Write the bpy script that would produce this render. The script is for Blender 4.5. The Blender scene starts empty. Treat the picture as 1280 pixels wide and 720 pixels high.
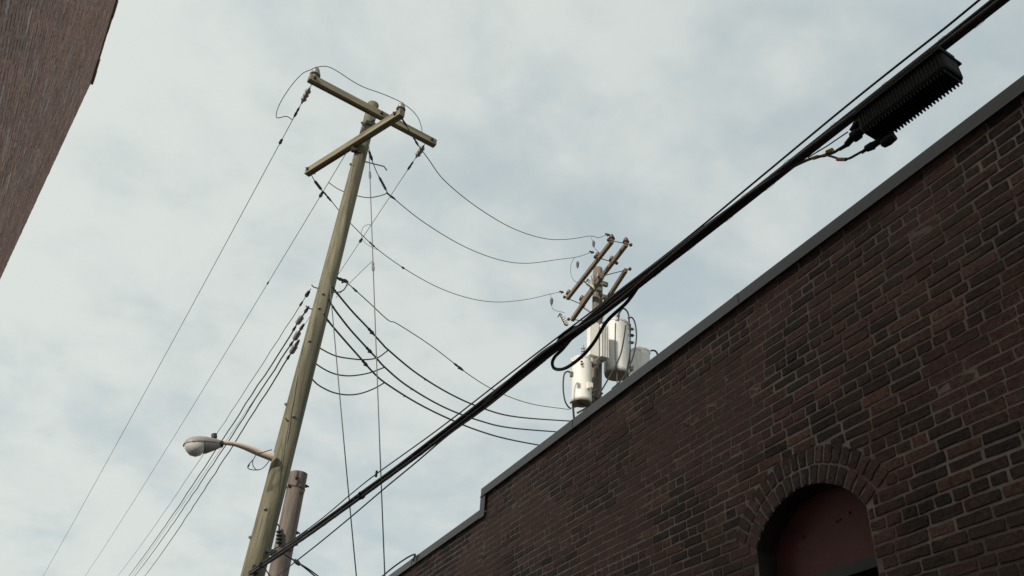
import bpy, bmesh, math, random
from mathutils import Vector, Matrix, noise as mnoise
random.seed(11)
R_ = math.radians
sc = bpy.context.scene
col = sc.collection

# ---------------------------------------------------------------- camera (alley runs along +Y, up is +Z, eye at 1.6 m)
EYE = Vector((0, 0, 1.6))
FPX = 1086.7152
RM = Matrix(((0.89983092, -0.28107517, -0.33361815),
             (-0.43319851, -0.48560156, -0.75929584),
             (0.05141371, 0.82776076, -0.55872064)))
cd = bpy.data.cameras.new('camera'); cam = bpy.data.objects.new('camera', cd); col.objects.link(cam)
cd.sensor_width = 36; cd.lens = FPX / 1280 * 36; cd.clip_start = .05; cd.clip_end = 3000
cam.matrix_world = Matrix.Translation(EYE) @ RM.to_4x4()
sc.camera = cam

def ray(x, y): return RM @ Vector((x - 640, 360 - y, -FPX))
def at(x, y, Y):
    r = ray(x, y); return EYE + r * (Y / r.y)
def atz(x, y, z):
    r = ray(x, y); return EYE + r * ((z - EYE.z) / r.z)
def vplane(A, B, x, y):            # where the sight line meets the vertical plane through A and B
    n = Vector((-(B.y - A.y), B.x - A.x, 0)); r = ray(x, y)
    return EYE + r * ((A - EYE).dot(n) / r.dot(n))

# ---------------------------------------------------------------- mesh builder
class MB:
    def __init__(s): s.v = []; s.f = []; s.c = []; s.p = []
    def add(s, vs, fs, c=None):
        s.p.append((len(s.v), len(s.f))); b = len(s.v); s.v += [tuple(p) for p in vs]; s.f += [tuple(b + i for i in f) for f in fs]
        s.c += [c or (1, 1, 1)] * len(vs)
    def each(s, name, mat, parent, **k):     # every separate piece becomes an object of its own
        out = []
        for i, (v0, f0) in enumerate(s.p):
            v1, f1 = s.p[i + 1] if i + 1 < len(s.p) else (len(s.v), len(s.f))
            t = MB(); t.add(s.v[v0:v1], [tuple(x - v0 for x in f) for f in s.f[f0:f1]]); out.append(t.build(name, mat, parent, **k))
        return out
    def box(s, ctr, size, M=None):
        M = M or Matrix.Identity(3)
        ctr = Vector(ctr); h = [x / 2 for x in size]
        vs = [ctr + M @ Vector((i * h[0], j * h[1], k * h[2])) for i in (-1, 1) for j in (-1, 1) for k in (-1, 1)]
        s.add(vs, [(0, 1, 3, 2), (4, 6, 7, 5), (0, 4, 5, 1), (2, 3, 7, 6), (0, 2, 6, 4), (1, 5, 7, 3)])
    def bar(s, A, B, w, h, up=(0, 0, 1)):
        A, B = Vector(A), Vector(B); d = (B - A); L = d.length; d.normalize(); u = Vector(up)
        x = d.cross(u).normalized(); z = x.cross(d)
        M = Matrix((d, x, z)).transposed(); s.box((A + B) / 2, (L, w, h), M)
    def rings(s, cs, axes, rads, n=10, cap=True, phase=0):
        b = len(s.v); vs = []
        for (c, (x, y), r) in zip(cs, axes, rads):
            for k in range(n):
                a = 2 * math.pi * k / n + phase; vs.append(c + x * math.cos(a) * r + y * math.sin(a) * r)
        fs = []
        for i in range(len(cs) - 1):
            for k in range(n):
                k2 = (k + 1) % n; fs.append((i * n + k, i * n + k2, (i + 1) * n + k2, (i + 1) * n + k))
        if cap: fs.append(tuple(range(n - 1, -1, -1))); fs.append(tuple((len(cs) - 1) * n + k for k in range(n)))
        s.add(vs, fs)
    def tube(s, pts, r, n=8):
        pts = [Vector(p) for p in pts]
        rs = r if isinstance(r, (list, tuple)) else [r] * len(pts)
        T = [(pts[min(i + 1, len(pts) - 1)] - pts[max(i - 1, 0)]).normalized() for i in range(len(pts))]
        x = T[0].cross(Vector((0.13, 0.2, 1))).normalized(); ax = []
        for t in T:
            x = (x - t * x.dot(t)).normalized(); ax.append((x, t.cross(x)))
        s.rings(pts, ax, rs, n)
    def lathe(s, A, B, prof, n=16):       # prof: (t along A->B, radius)
        A, B = Vector(A), Vector(B); d = (B - A).normalized()
        x = d.orthogonal().normalized(); y = d.cross(x)
        s.rings([A.lerp(B, t) for t, _ in prof], [(x, y)] * len(prof), [q for _, q in prof], n)
    def build(s, name, mat, parent=None, smooth=True, bevel=0, kind=None, colors=False, mw=None):
        org = Vector((0, 0, 0))
        if parent is not None: org = ORG[parent]
        me = bpy.data.meshes.new(name)
        if mw is None: me.from_pydata([(a - org.x, b - org.y, c - org.z) for a, b, c in s.v], [], s.f)
        else: me.from_pydata(s.v, [], s.f)
        me.update()
        if colors:
            ca = me.color_attributes.new('Col', 'FLOAT_COLOR', 'POINT')
            for i, c in enumerate(s.c): ca.data[i].color = (*c, 1)
        bm = bmesh.new(); bm.from_mesh(me); bmesh.ops.recalc_face_normals(bm, faces=bm.faces)
        bm.to_mesh(me); bm.free()
        if smooth:
            for p in me.polygons: p.use_smooth = True
            me.set_sharp_from_angle(angle=R_(40))
        me.materials.append(mat)
        o = bpy.data.objects.new(name, me); col.objects.link(o)
        if bevel:
            m = o.modifiers.new('bevel', 'BEVEL'); m.width = bevel; m.segments = 2; m.limit_method = 'ANGLE'
        if parent is not None: o.parent = parent
        if mw is not None: o.matrix_local = Matrix.Translation(-org) @ mw; WM[o] = mw
        ORG[o] = org
        if kind: o['kind'] = kind
        return o
ORG = {}; WM = {}
def thing(name, loc, label, cat, group=None):
    o = bpy.data.objects.new(name, None); col.objects.link(o); o.location = loc; o.empty_display_size = .2
    ORG[o] = Vector(loc); return tag(o, label, cat, group)
def tag(o, label, cat, group=None):
    o['label'] = label; o['category'] = cat
    if group: o['group'] = group
    return o
def spline(P, k=8):
    P = [Vector(p) for p in P]; Q = [2 * P[0] - P[1]] + P + [2 * P[-1] - P[-2]]; out = []
    for i in range(1, len(Q) - 2):
        a, b, c, d = Q[i - 1:i + 3]
        for j in range(k):
            t = j / k
            out.append(.5 * ((2 * b) + (c - a) * t + (2 * a - 5 * b + 4 * c - d) * t * t + (3 * b - a - 3 * c + d) * t ** 3))
    out.append(P[-1]); return out

# ---------------------------------------------------------------- materials
def mat(name, base=(.5, .5, .5), rough=.7, metal=0, var=None, scale=5, stretch=(1, 1, 1), bump=0, bscale=60, vcol=False,
        smear=None, extra=None, spec=.5, detail=6):
    m = bpy.data.materials.new(name); m.use_nodes = True; nt = m.node_tree; N = nt.nodes; L = nt.links
    b = N['Principled BSDF']; b.inputs['Roughness'].default_value = rough; b.inputs['Metallic'].default_value = metal
    b.inputs['Specular IOR Level'].default_value = spec
    tc = N.new('ShaderNodeTexCoord'); mp = N.new('ShaderNodeMapping'); mp.inputs['Scale'].default_value = stretch
    L.new(tc.outputs['Object'], mp.inputs['Vector'])
    cur = None
    if vcol:
        a = N.new('ShaderNodeVertexColor'); a.layer_name = 'Col'; cur = a.outputs['Color']
    else:
        rgb = N.new('ShaderNodeRGB'); rgb.outputs[0].default_value = (*base, 1); cur = rgb.outputs[0]
    def noise(sc_, det, vec, r=.6):
        n = N.new('ShaderNodeTexNoise'); n.inputs['Scale'].default_value = sc_; n.inputs['Detail'].default_value = det
        n.inputs['Roughness'].default_value = r; L.new(vec, n.inputs['Vector']); return n.outputs['Fac']
    def ramp(f, a, c):
        r = N.new('ShaderNodeMapRange'); r.inputs['From Min'].default_value = a; r.inputs['From Max'].default_value = c
        L.new(f, r.inputs['Value']); return r.outputs['Result']
    def mix(f, a, bcol, mode='MIX'):
        x = N.new('ShaderNodeMix'); x.data_type = 'RGBA'; x.blend_type = mode
        if isinstance(f, (int, float)): x.inputs['Factor'].default_value = f
        else: L.new(f, x.inputs['Factor'])
        for sock, val in ((x.inputs[6], a), (x.inputs[7], bcol)):
            if isinstance(val, tuple): sock.default_value = (*val, 1)
            else: L.new(val, sock)
        return x.outputs[2]
    if var: cur = mix(ramp(noise(scale, detail, mp.outputs[0]), .35, .68), cur, var)
    if vcol:   # fine mottling on every brick
        cur = mix(ramp(noise(38, 5, tc.outputs['Object']), .38, .66), mix(1.0, cur, (1.5, 1.42, 1.4), 'MULTIPLY'), mix(1.0, cur, (.55, .52, .5), 'MULTIPLY'))
    if smear:  # patches where mortar, soot or old paint is dragged over the bricks
        for (c, s_, a, z, st, amt) in smear:
            mp2 = N.new('ShaderNodeMapping'); mp2.inputs['Scale'].default_value = st; L.new(tc.outputs['Object'], mp2.inputs['Vector'])
            f = ramp(noise(s_, 7, mp2.outputs[0], .65), a, z)
            mm = N.new('ShaderNodeMath'); mm.operation = 'MULTIPLY'; mm.inputs[1].default_value = amt; L.new(f, mm.inputs[0])
            cur = mix(mm.outputs[0], cur, c)
    L.new(cur, b.inputs['Base Color'])
    if bump:
        bp = N.new('ShaderNodeBump'); bp.inputs['Strength'].default_value = bump; bp.inputs['Distance'].default_value = .006 if vcol else .004
        L.new(noise(bscale, 5, mp.outputs[0]), bp.inputs['Height']); L.new(bp.outputs[0], b.inputs['Normal'])
    if extra: extra(nt, b)
    return m

M = {}
M['treated'] = mat('treated_wood', (.205, .188, .122), .85, var=(.085, .078, .05), scale=14, stretch=(1, 1, .05), bump=.9, bscale=55,
                   smear=[((.045, .04, .025), 4, .57, .68, (2.2, 2.2, .12), .85), ((.27, .245, .15), 5, .52, .75, (1, 1, .2), .55), ((.05, .042, .028), 26, .54, .66, (1, 1, .03), .75), ((.34, .32, .24), 9, .58, .72, (1.5, 1.5, .06), .6)])
M['armwood'] = mat('crossarm_wood', (.27, .24, .155), .85, var=(.13, .113, .072), scale=12, stretch=(.07, 1, 1), bump=.7, bscale=60,
                   smear=[((.07, .055, .04), 6, .55, .68, (.12, 2, 2), .8), ((.05, .04, .03), 30, .56, .66, (.03, 1, 1), .6)])
M['armwood_old'] = mat('old_crossarm_wood', (.21, .16, .11), .9, var=(.11, .085, .06), scale=10, stretch=(.1, 1, 1), bump=.7, bscale=60)
M['greywood'] = mat('weathered_wood', (.225, .185, .155), .9, var=(.12, .097, .082), scale=12, stretch=(1, 1, .1), bump=.9, bscale=55,
                    smear=[((.07, .055, .047), 4, .57, .68, (2, 2, .12), .8), ((.05, .04, .035), 24, .55, .66, (1, 1, .04), .75)])
M['polymer'] = mat('grey_polymer', (.22, .20, .19), .5)
M['porcelain'] = mat('grey_porcelain', (.26, .24, .22), .3, var=(.17, .15, .14), scale=8)
M['brown_porc'] = mat('brown_porcelain', (.085, .045, .04), .25)
M['dark'] = mat('dark_rubber', (.022, .022, .024), .55)
M['cable'] = mat('cable_sheath', (.036, .034, .035), .6, var=(.062, .058, .057), scale=9)
M['conductor'] = mat('weathered_conductor', (.085, .085, .08), .6)
M['steel'] = mat('galvanised_steel', (.23, .22, .20), .55, .4, var=(.13, .12, .11), scale=14)
M['rust'] = mat('rusty_steel', (.09, .065, .05), .8, .2, var=(.05, .035, .028), scale=18)
M['tank'] = mat('tank_paint', (.80, .77, .70), .5, var=(.70, .67, .60), scale=3, stretch=(3, 3, .5),
                smear=[((.30, .22, .15), 5, .66, .8, (2, 2, .5), .7)])
M['tank_grey'] = mat('tank_grey_paint', (.70, .69, .66), .5, var=(.60, .59, .56), scale=3, stretch=(3, 3, .5),
                     smear=[((.28, .21, .16), 5, .64, .8, (2, 2, .5), .6)])
M['tank_base'] = mat('tank_base_paint', (.20, .17, .155), .7, var=(.18, .15, .13), scale=8)
M['copper'] = mat('copper_strap', (.28, .16, .09), .5, .3)
M['lamp_metal'] = mat('lamp_housing_paint', (.31, .275, .255), .5, var=(.25, .22, .205), scale=6)
M['lamp_arm'] = mat('lamp_arm_steel', (.68, .57, .47), .55, .1, var=(.56, .46, .37), scale=10)
def glassy(nt, b):
    b.inputs['Transmission Weight'].default_value = .2; b.inputs['IOR'].default_value = 1.3
M['lens'] = mat('prismatic_glass', (.85, .82, .78), .15, extra=glassy)
M['coping'] = mat('painted_metal_coping', (.050, .046, .048), .34, 0, var=(.036, .033, .035), scale=2.5, stretch=(1, .4, 1), bump=.35, bscale=5, smear=[((.10, .092, .088), 9, .58, .74, (1, .6, .25), .5), ((.07, .045, .035), 14, .66, .76, (1, 1, .3), .5)])
M['amp'] = mat('black_cast_housing', (.010, .010, .010), .85, 0, var=(.010, .010, .010), scale=20)
M['tagy'] = mat('yellow_tag', (.42, .27, .06), .6)
M['tago'] = mat('orange_tag', (.36, .18, .07), .6)
SM = [((.110, .066, .053), .75, .48, .60, (1, .7, 1.0), .62), ((.135, .070, .058), 1.6, .52, .62, (1, .6, 1.2), .6), ((.16, .078, .066), 3.6, .54, .70, (1, .5, 1.5), .55),
      ((.040, .029, .027), 1.5, .56, .70, (1.3, .6, 1.1), .65), ((.20, .16, .14), 7.0, .60, .74, (1, .5, 1.3), .6)]
M['mortar'] = mat('mortar', (.35, .30, .255), .95, var=(.22, .185, .16), scale=5, bump=.8, bscale=90, smear=SM)
M['brick'] = mat('dark_brick', vcol=True, rough=.92, bump=1.0, bscale=70, smear=SM)
M['reveal_shade'] = mat('shade_dark_reveal', (.045, .038, .035), .9, var=(.03, .026, .025), scale=6, bump=.6)  # shade inside the arch recess, put into the reveal's dark colour
M['mortar_l'] = mat('left_building_mortar', (.32, .25, .22), .95, bump=.4, bscale=90)  # the left building's own mortar colour
M['brick_l'] = mat('red_brown_brick', vcol=True, rough=.9, bump=.6, bscale=70,
                   smear=[((.58, .52, .47), 2.0, .56, .70, (2.6, 2.6, .16), .75), ((.11, .08, .07), 1.5, .5, .7, (2, 2, .3), .45)])
M['panel'] = mat('red_painted_board', (.16, .060, .056), .75, var=(.14, .055, .053), scale=2.2,
                 smear=[((.07, .035, .035), 3, .56, .7, (1, 1, 1), .7), ((.24, .11, .10), 9, .6, .72, (1, 1, 2), .5)], bump=.3, bscale=30)
M['window_frame'] = mat('dark_window_frame', (.02, .018, .018), .6)
M['glass'] = mat('dark_glass', (.012, .013, .014), .08)
M['roofing'] = mat('roof_felt', (.07, .07, .07), .95, var=(.05, .05, .05), scale=3)
M['asphalt'] = mat('asphalt', (.055, .053, .05), .95, var=(.038, .037, .036), scale=3, bump=.6, bscale=120,
                   smear=[((.085, .08, .072), .35, .5, .7, (1, 1, 1), .6)])
M['earth'] = mat('bare_ground', (.11, .10, .075), .95, var=(.08, .085, .05), scale=.3)

# ---------------------------------------------------------------- ground
g = MB(); g.add([(-900, -900, 0), (900, -900, 0), (900, 900, 0), (-900, 900, 0)], [(0, 1, 2, 3)])
g.build('ground', M['earth'], kind='structure', smooth=False)
g = MB(); g.add([(-30, -60, .004), (3.6, -60, .004), (3.6, 90, .004), (-30, 90, .004)], [(0, 1, 2, 3)])
g.build('alley_pavement', M['asphalt'], kind='structure', smooth=False)

# ---------------------------------------------------------------- bricks laid one by one on a wall face
def blend(a, b, t): return tuple(x + (y - x) * t for x, y in zip(a, b))
def wob(x, z): return .0045 * mnoise.noise((x * 1.7, z * 2.3, 0)) + .0022 * mnoise.noise((x * 9, z * 14, 4))
def brick_face(mb, O, u, n, u0, u1, z0, z1, color, course=.0675, bl=.212, out=.0055, clip=None, joint=.0135, jit=1.0, rough=1.0):
    k = 0; z = z1
    while z - course > z0:
        zb = z - course
        hdr = (k % 6 == 3)
        L = bl * (.5 if hdr else 1)
        p = u0 - random.uniform(0, L) if k > 0 else u0 - .3 * L
        p = u0 - (k % 2) * L / 2 - random.uniform(0, .03)
        while p < u1:
            Lr = L * random.uniform(.96, 1.04)
            if not hdr and random.random() < .1: Lr = L * random.choice((.5, .5, .75, 1.15))
            a, b = max(p, u0), min(p + Lr, u1); p += Lr
            segs = [(a, b)]
            if clip: segs = clip(a, b, (zb + z) / 2 + .01)
            for a, b in segs:
                if b - a < .035: continue
                pn_ = mnoise.noise((a * .85 + 3, zb * 1.5, 5.3)) + .45 * mnoise.noise((a * 2.6, zb * 4, 1.3)); pt_ = max(0, min(1, (pn_ - .02) / .22)) * rough
                jv = joint * random.uniform(.7, 1.5) * (1 - .85 * pt_); jh = joint * random.uniform(.8, 1.25) * (1 - .60 * pt_)
                brick(mb, O, u, n, a + jv / 2, b - jv / 2, zb + jh / 2 + random.uniform(-.0015, .0015), z - jh / 2 + random.uniform(-.0015, .0015), (1 - .7 * pt_) * out * random.uniform(.45, 1.15) * (1 if random.random() > .05 else .55), blend(color(), (.118, .066, .054), pt_ * random.uniform(.5, .9)) if rough else color(), jit)
        z = zb; k += 1
def brick(mb, O, u, n, a, b, z0, z1, out, c, jit=1.0, quad=None):
    Z = Vector((0, 0, 1))
    if quad is None: quad = [(a, z0), (b, z0), (b, z1), (a, z1)]
    cx = sum(q[0] for q in quad) / 4; cz = sum(q[1] for q in quad) / 4
    ring = []
    for i in range(4):
        (x0, y0), (x1, y1) = quad[i], quad[(i + 1) % 4]
        e = min(.2, .0045 / max(.02, math.hypot(x1 - x0, y1 - y0)))
        for t in (e, .36, .68, 1 - e):
            ring.append((x0 + (x1 - x0) * t + random.uniform(-1, 1) * .0026 * jit, y0 + (y1 - y0) * t + random.uniform(-1, 1) * .0019 * jit))
    ring = [(x + wob(x + 9, z) * .7, z + wob(x, z)) for x, z in ring]; cz += wob(cx, cz)
    vs = [O + u * x + Z * z - n * .01 for x, z in ring]
    vs += [O + u * (cx + (x - cx) * 1.0) + Z * z + n * (out - .003) for x, z in ring]
    vs += [O + u * (x + (.004 if x < cx else -.004)) + Z * (z + (.0035 if z < cz else -.0035)) + n * (out + random.uniform(-.0012, .0012)) for x, z in ring]
    N = 16; fs = []
    for r in (0, 1):
        for i in range(N): j = (i + 1) % N; fs.append((r * N + i, r * N + j, (r + 1) * N + j, (r + 1) * N + i))
    fs.append(tuple(2 * N + i for i in range(N)))
    mb.add(vs, fs, c)
def pick(tab):
    def f():
        r = random.random(); acc = 0
        for w, c in tab:
            acc += w
            if r < acc: break
        k = random.uniform(.8, 1.2); return tuple(x * k for x in c)
    return f

# ---------------------------------------------------------------- low brick building on the right
WX = 3.6; WT = 5.088; WT2 = 4.85; YST = 8.53; YN = -7.0; YF = 15.0; BD = 4.6; RZ = 4.4
AC, AZ, AR, AH = 3.745, 3.058, .534, .455
SPR = AZ + math.sqrt(AR * AR - AH * AH); SA = math.asin((SPR - AZ) / AR); RO = .765; SILL = 1.6
rb = thing('brick_building', (WX, 5, 0), 'low dark brick building on the right with a metal capped parapet and a bricked arch', 'building')
w = MB(); mx = WX
def q(*p): w.add(p, [tuple(range(len(p)))])
def yz(y, z, x=mx): return (x, y, z)
q(yz(YN, 0), yz(AC - AH, 0), yz(AC - AH, WT), yz(YN, WT))
q(yz(AC + AH, 0), yz(YST, 0), yz(YST, WT), yz(AC + AH, WT))
q(yz(YST, 0), yz(YF, 0), yz(YF, WT2), yz(YST, WT2))
q(yz(AC - AH, 0), yz(AC + AH, 0), yz(AC + AH, SILL), yz(AC - AH, SILL))
arc = [(AC + AR * math.cos(t), AZ + AR * math.sin(t)) for t in [SA + (math.pi - 2 * SA) * i / 24 for i in range(25)]]
for (a, b), (c, d) in zip(arc, arc[1:]): q(yz(a, b), yz(a, WT), yz(c, WT), yz(c, d))
dp = .17
loop = [(AC - AH, SILL), (AC + AH, SILL)] + arc
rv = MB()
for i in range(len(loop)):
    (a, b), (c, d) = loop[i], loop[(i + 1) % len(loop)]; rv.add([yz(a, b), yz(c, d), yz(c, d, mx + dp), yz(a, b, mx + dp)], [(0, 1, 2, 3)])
# parapet back and top, roof side
q((mx, YN, WT), (mx, YST, WT), (mx + .3, YST, WT), (mx + .3, YN, WT)); q((mx, YST, WT2), (mx, YF, WT2), (mx + .3, YF, WT2), (mx + .3, YST, WT2))
q((mx + .3, YN, RZ), (mx + .3, YST, RZ), (mx + .3, YST, WT), (mx + .3, YN, WT)); q((mx + .3, YST, RZ), (mx + .3, YF, RZ), (mx + .3, YF, WT2), (mx + .3, YST, WT2))
q((mx, YST, WT2), (mx + .3, YST, WT2), (mx + .3, YST, WT), (mx, YST, WT))
core = w.build('wall', M['mortar'], rb, smooth=False)
core['label'] = 'grey mortar bed behind the bricks'; rv.build('reveal', M['reveal_shade'], rb, smooth=False)
b2 = MB(); ex = WX + BD
b2.add([(mx, YF, 0), (ex, YF, 0), (ex, YF, RZ), (mx, YF, WT2)], [(0, 1, 2, 3)])
b2.add([(mx, YN, 0), (ex, YN, 0), (ex, YN, RZ), (mx, YN, WT)], [(0, 1, 2, 3)])
b2.add([(ex, YN, 0), (ex, YF, 0), (ex, YF, RZ), (ex, YN, RZ)], [(0, 1, 2, 3)])
b2.build('rear_wall', M['mortar'], rb, smooth=False)
b3 = MB(); b3.add([(mx + .3, YN, RZ - .02), (ex, YN, RZ - .02), (ex, YF, RZ - .02), (mx + .3, YF, RZ - .02)], [(0, 1, 2, 3)]); b3.build('roof', M['roofing'], rb, smooth=False)
dark = pick([(.54, (.054, .035, .028)), (.24, (.032, .024, .020)), (.16, (.118, .062, .048)), (.05, (.155, .080, .060)), (.01, (.045, .048, .040))])
def clip(a, b, z):
    if z < SILL or z > AZ + RO: return [(a, b)]
    if z < SPR: h = AH
    elif z < AZ + RO * math.sin(SA): h = (z - AZ) / math.tan(SA)
    else: h = math.sqrt(RO * RO - (z - AZ) ** 2)
    out = []
    if a < AC - h: out.append((a, min(b, AC - h)))
    if b > AC + h: out.append((max(a, AC + h), b))
    return out
bk = MB(); O = Vector((WX, 0, 0)); U = Vector((0, 1, 0)); NN = Vector((-1, 0, 0))
brick_face(bk, O, U, NN, -3.0, YST, 1.4, WT - .01, dark, clip=clip)
brick_face(bk, O, U, NN, YST, 14.0, 2.0, WT2 - .015, dark)
bk.build('brickwork', M['brick'], rb, smooth=False, colors=True)
ar = MB()
for (r0, r1, cnt) in ((AR, .646, 16), (.650, RO, 20)):
    for i in range(cnt):
        t0 = SA + (math.pi - 2 * SA) * i / cnt; t1 = SA + (math.pi - 2 * SA) * (i + 1) / cnt; g_ = .0075 / r0
        rr = r1 - .008 + random.uniform(-.006, .006); r00 = r0 + .002
        quad = [(AC + r00 * math.cos(t0 + g_), AZ + r00 * math.sin(t0 + g_)), (AC + rr * math.cos(t0 + g_), AZ + rr * math.sin(t0 + g_)),
                (AC + rr * math.cos(t1 - g_), AZ + rr * math.sin(t1 - g_)), (AC + r00 * math.cos(t1 - g_), AZ + r00 * math.sin(t1 - g_))]
        brick(ar, O, U, NN, 0, 0, 0, 0, random.uniform(.0055, .0075), pick([(.5, (.066, .048, .041)), (.3, (.095, .062, .052)), (.2, (.045, .036, .033))])(), 1.3, quad)
ar.build('arch', M['brick'], rb, smooth=False, colors=True)
win = MB(); px_ = mx + dp - .03
r = ray(1050, 709); zh = EYE.z + r.z * (px_ - .05) / r.x; win.box((px_ + .02, AC, (zh + 3.7) / 2 - .02), (.03, 2 * AH + .04, 3.7 - zh))
wo = win.build('window', M['panel'], rb, smooth=False); wo['label'] = 'boarded window panel painted dull red under the arch'
r = ray(1050, 709); zh = EYE.z + r.z * (px_ - .05) / r.x; print('zh', zh); fr = MB(); fr.box((px_ - .02, AC, zh - .03), (.07, 2 * AH, .06)); fr.box((px_ - .02, AC - AH + .03, (SILL + zh) / 2 - .03), (.05, .05, zh - SILL - .06)); fr.box((px_ - .02, AC + AH - .03, (SILL + zh) / 2 - .03), (.05, .05, zh - SILL - .06)); fr.box((px_ - .02, AC, SILL + .03), (.06, 2 * AH, .05))
fr.build('frame', M['window_frame'], wo, smooth=False)
pn = MB(); pn.box((px_ + .03, AC, (SILL + zh) / 2 - .02), (.012, 2 * AH - .06, zh - SILL)); pn.build('pane', M['glass'], wo, smooth=False)
nl = MB()
for (a, b) in ((1062, 641), (1050, 649), (1005, 671), (1046, 652)):
    r = ray(a, b); p = EYE + r * ((px_ + .003) / r.x); nl.lathe(p, p + Vector((-.006, 0, 0)), [(0, .008), (1, .006)], 8)
nl.each('nail_head', M['dark'], wo)
hk = MB(); r = ray(861.5, 532); p = EYE + r * (WX / r.x)
hk.tube([p + Vector((-.03, .02 * math.cos(t), .02 * math.sin(t))) for t in [i * 2 * math.pi / 14 for i in range(13)]], .004, 6)
hk.tube([p + Vector((.01, .02, 0)), p + Vector((-.03, .02, 0))], .004, 6)
hk.build('eye_hook', M['steel'], rb)
# coping: a folded sheet with a fascia, a drip lip and a stepped return
cp = MB(); cx0 = WX - .034; FH = .105
def cop(y0, y1, top):
    cp.box((cx0 + .007, (y0 + y1) / 2, top - FH / 2), (.014, y1 - y0, FH))
    cp.box((WX + .15, (y0 + y1) / 2, top - .009), (.30 - .002, y1 - y0, .017)); cp.box((cx0 + .001, (y0 + y1) / 2, top - FH + .004), (.022, y1 - y0 - .001, .009))
    cp.box((WX + .33, (y0 + y1) / 2, top - .04), (.016, y1 - y0, .08))
TOP1, TOP2 = 5.157, 4.915
ys = [YN, -4.2, -1.4, 1.5, 4.1, 6.55, YST + .10]
for a, b in zip(ys, ys[1:]): cop(a + .002, b - .002, TOP1)
cp.box((cx0 + .007, YST + .035, (TOP1 + TOP2) / 2 - FH), (.0136, .13, TOP1 - TOP2)); cp.box((WX + .13, YST + .093, (TOP1 + TOP2) / 2), (.32, .014, TOP1 - TOP2))
ys = [YST + .101, 10.8, 13.0, YF]
for a, b in zip(ys, ys[1:]): cop(a + .002, b - .002, TOP2)
sm = MB()
for y in (-1.4, 1.5, 4.1, 6.55): sm.box((cx0 - .001, y, TOP1 - FH / 2), (.004, .05, FH - .004))
for y in (10.8, 13.0): sm.box((cx0 - .001, y, TOP2 - FH / 2), (.004, .05, FH - .004))
co = cp.build('coping', M['coping'], rb, smooth=False, bevel=.003)
sm.each('joint_cover', M['coping'], co, smooth=False)

# ---------------------------------------------------------------- tall brick building on the left
YL = 8.6
PA = at(113, 105, YL); zt = PA.z
PB = atz(145, 0, zt)
ul = Vector((PB.x - PA.x, PB.y - PA.y, 0)).normalized(); nl_ = Vector((-ul.y, ul.x, 0))
if nl_.x < 0: nl_ = -nl_
OL = Vector((PA.x, PA.y, 0))
lb = thing('brick_building', OL, 'tall red brown brick building whose streaked side wall fills the upper left corner', 'building')
w = MB(); LEN = 15; back = -nl_
def lp(s, t, z): p = OL + ul * s + back * t; return (p.x, p.y, z)
w.add([lp(0, 0, 0), lp(LEN, 0, 0), lp(LEN, 0, zt), lp(0, 0, zt), lp(0, 12, 0), lp(LEN, 12, 0), lp(LEN, 12, zt), lp(0, 12, zt)],
      [(0, 1, 2, 3), (0, 4, 7, 3), (1, 5, 6, 2), (4, 5, 6, 7), (3, 2, 6, 7)])
w.build('wall', M['mortar_l'], lb, smooth=False)
redb = pick([(.5, (.33, .195, .150)), (.25, (.26, .165, .13)), (.2, (.38, .21, .155)), (.05, (.38, .31, .27))])
bk = MB(); brick_face(bk, OL, ul, nl_, -.004, 10.5, 3.6, zt + .012, redb, out=.0018, jit=1.0, joint=.009, rough=0)
bk.build('brickwork', M['brick_l'], lb, smooth=False, colors=True)
pc = MB()
s_ = 0
while s_ < 10.4:
    L = random.uniform(.2, .26); pc.box(Vector(lp(s_ + L / 2, .10, zt + .02)), (L - .008, .235 + random.uniform(-.012, .02), .05), Matrix((ul, -back, Vector((0, 0, 1)))).transposed()); s_ += L
pc.build('parapet_course', M['mortar_l'], lb, smooth=False)

# ---------------------------------------------------------------- hardware helpers
def strain(parent, A, B, r=.04, sheds=4, m='polymer', name='insulator'):   # ribbed insulator between A and B
    b_ = MB(); prof = [(0, r * .35), (.08, r * .4)]
    for i in range(sheds):
        t = .12 + .76 * i / sheds; d = .76 / sheds
        prof += [(t, r * .5), (t + d * .25, r), (t + d * .55, r * .95), (t + d * .8, r * .5)]
    prof += [(.92, r * .4), (1, r * .3)]
    b_.lathe(A, B, prof, 12); return b_.build(name, M[m], parent)
def clampm(parent, p, d, L=.16, r=.018, m='dark', name='clamp'):
    d = Vector(d).normalized(); b_ = MB(); b_.lathe(p - d * L / 2, p + d * L / 2, [(0, r * .5), (.2, r), (.45, r * .8), (.6, r * 1.2), (.85, r), (1, r * .4)], 8)
    b_.box(p + Vector((0, 0, -r * .7)), (r, r * 1.2, r * 2.2)); return b_.build(name, M[m], parent)
def near(S, x, y):
    best = None
    for a, b in zip(S, S[1:]):
        for k in range(12):
            p = a.lerp(b, k / 12); v = RM.transposed() @ (p - EYE)
            dd_ = (640 + FPX * v.x / -v.z - x) ** 2 + (360 - FPX * v.y / -v.z - y) ** 2
            if best is None or dd_ < best[0]: best = (dd_, p)
    return best[1]
def wire(name, pts, r, label, cat='wire', m='conductor', group=None, parent=None, n=6):
    b_ = MB(); b_.tube(pts, r, n)
    if parent is not None: return b_.build(name, M[m], parent)
    return tag(b_.build(name, M[m]), label, cat, group)

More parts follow.
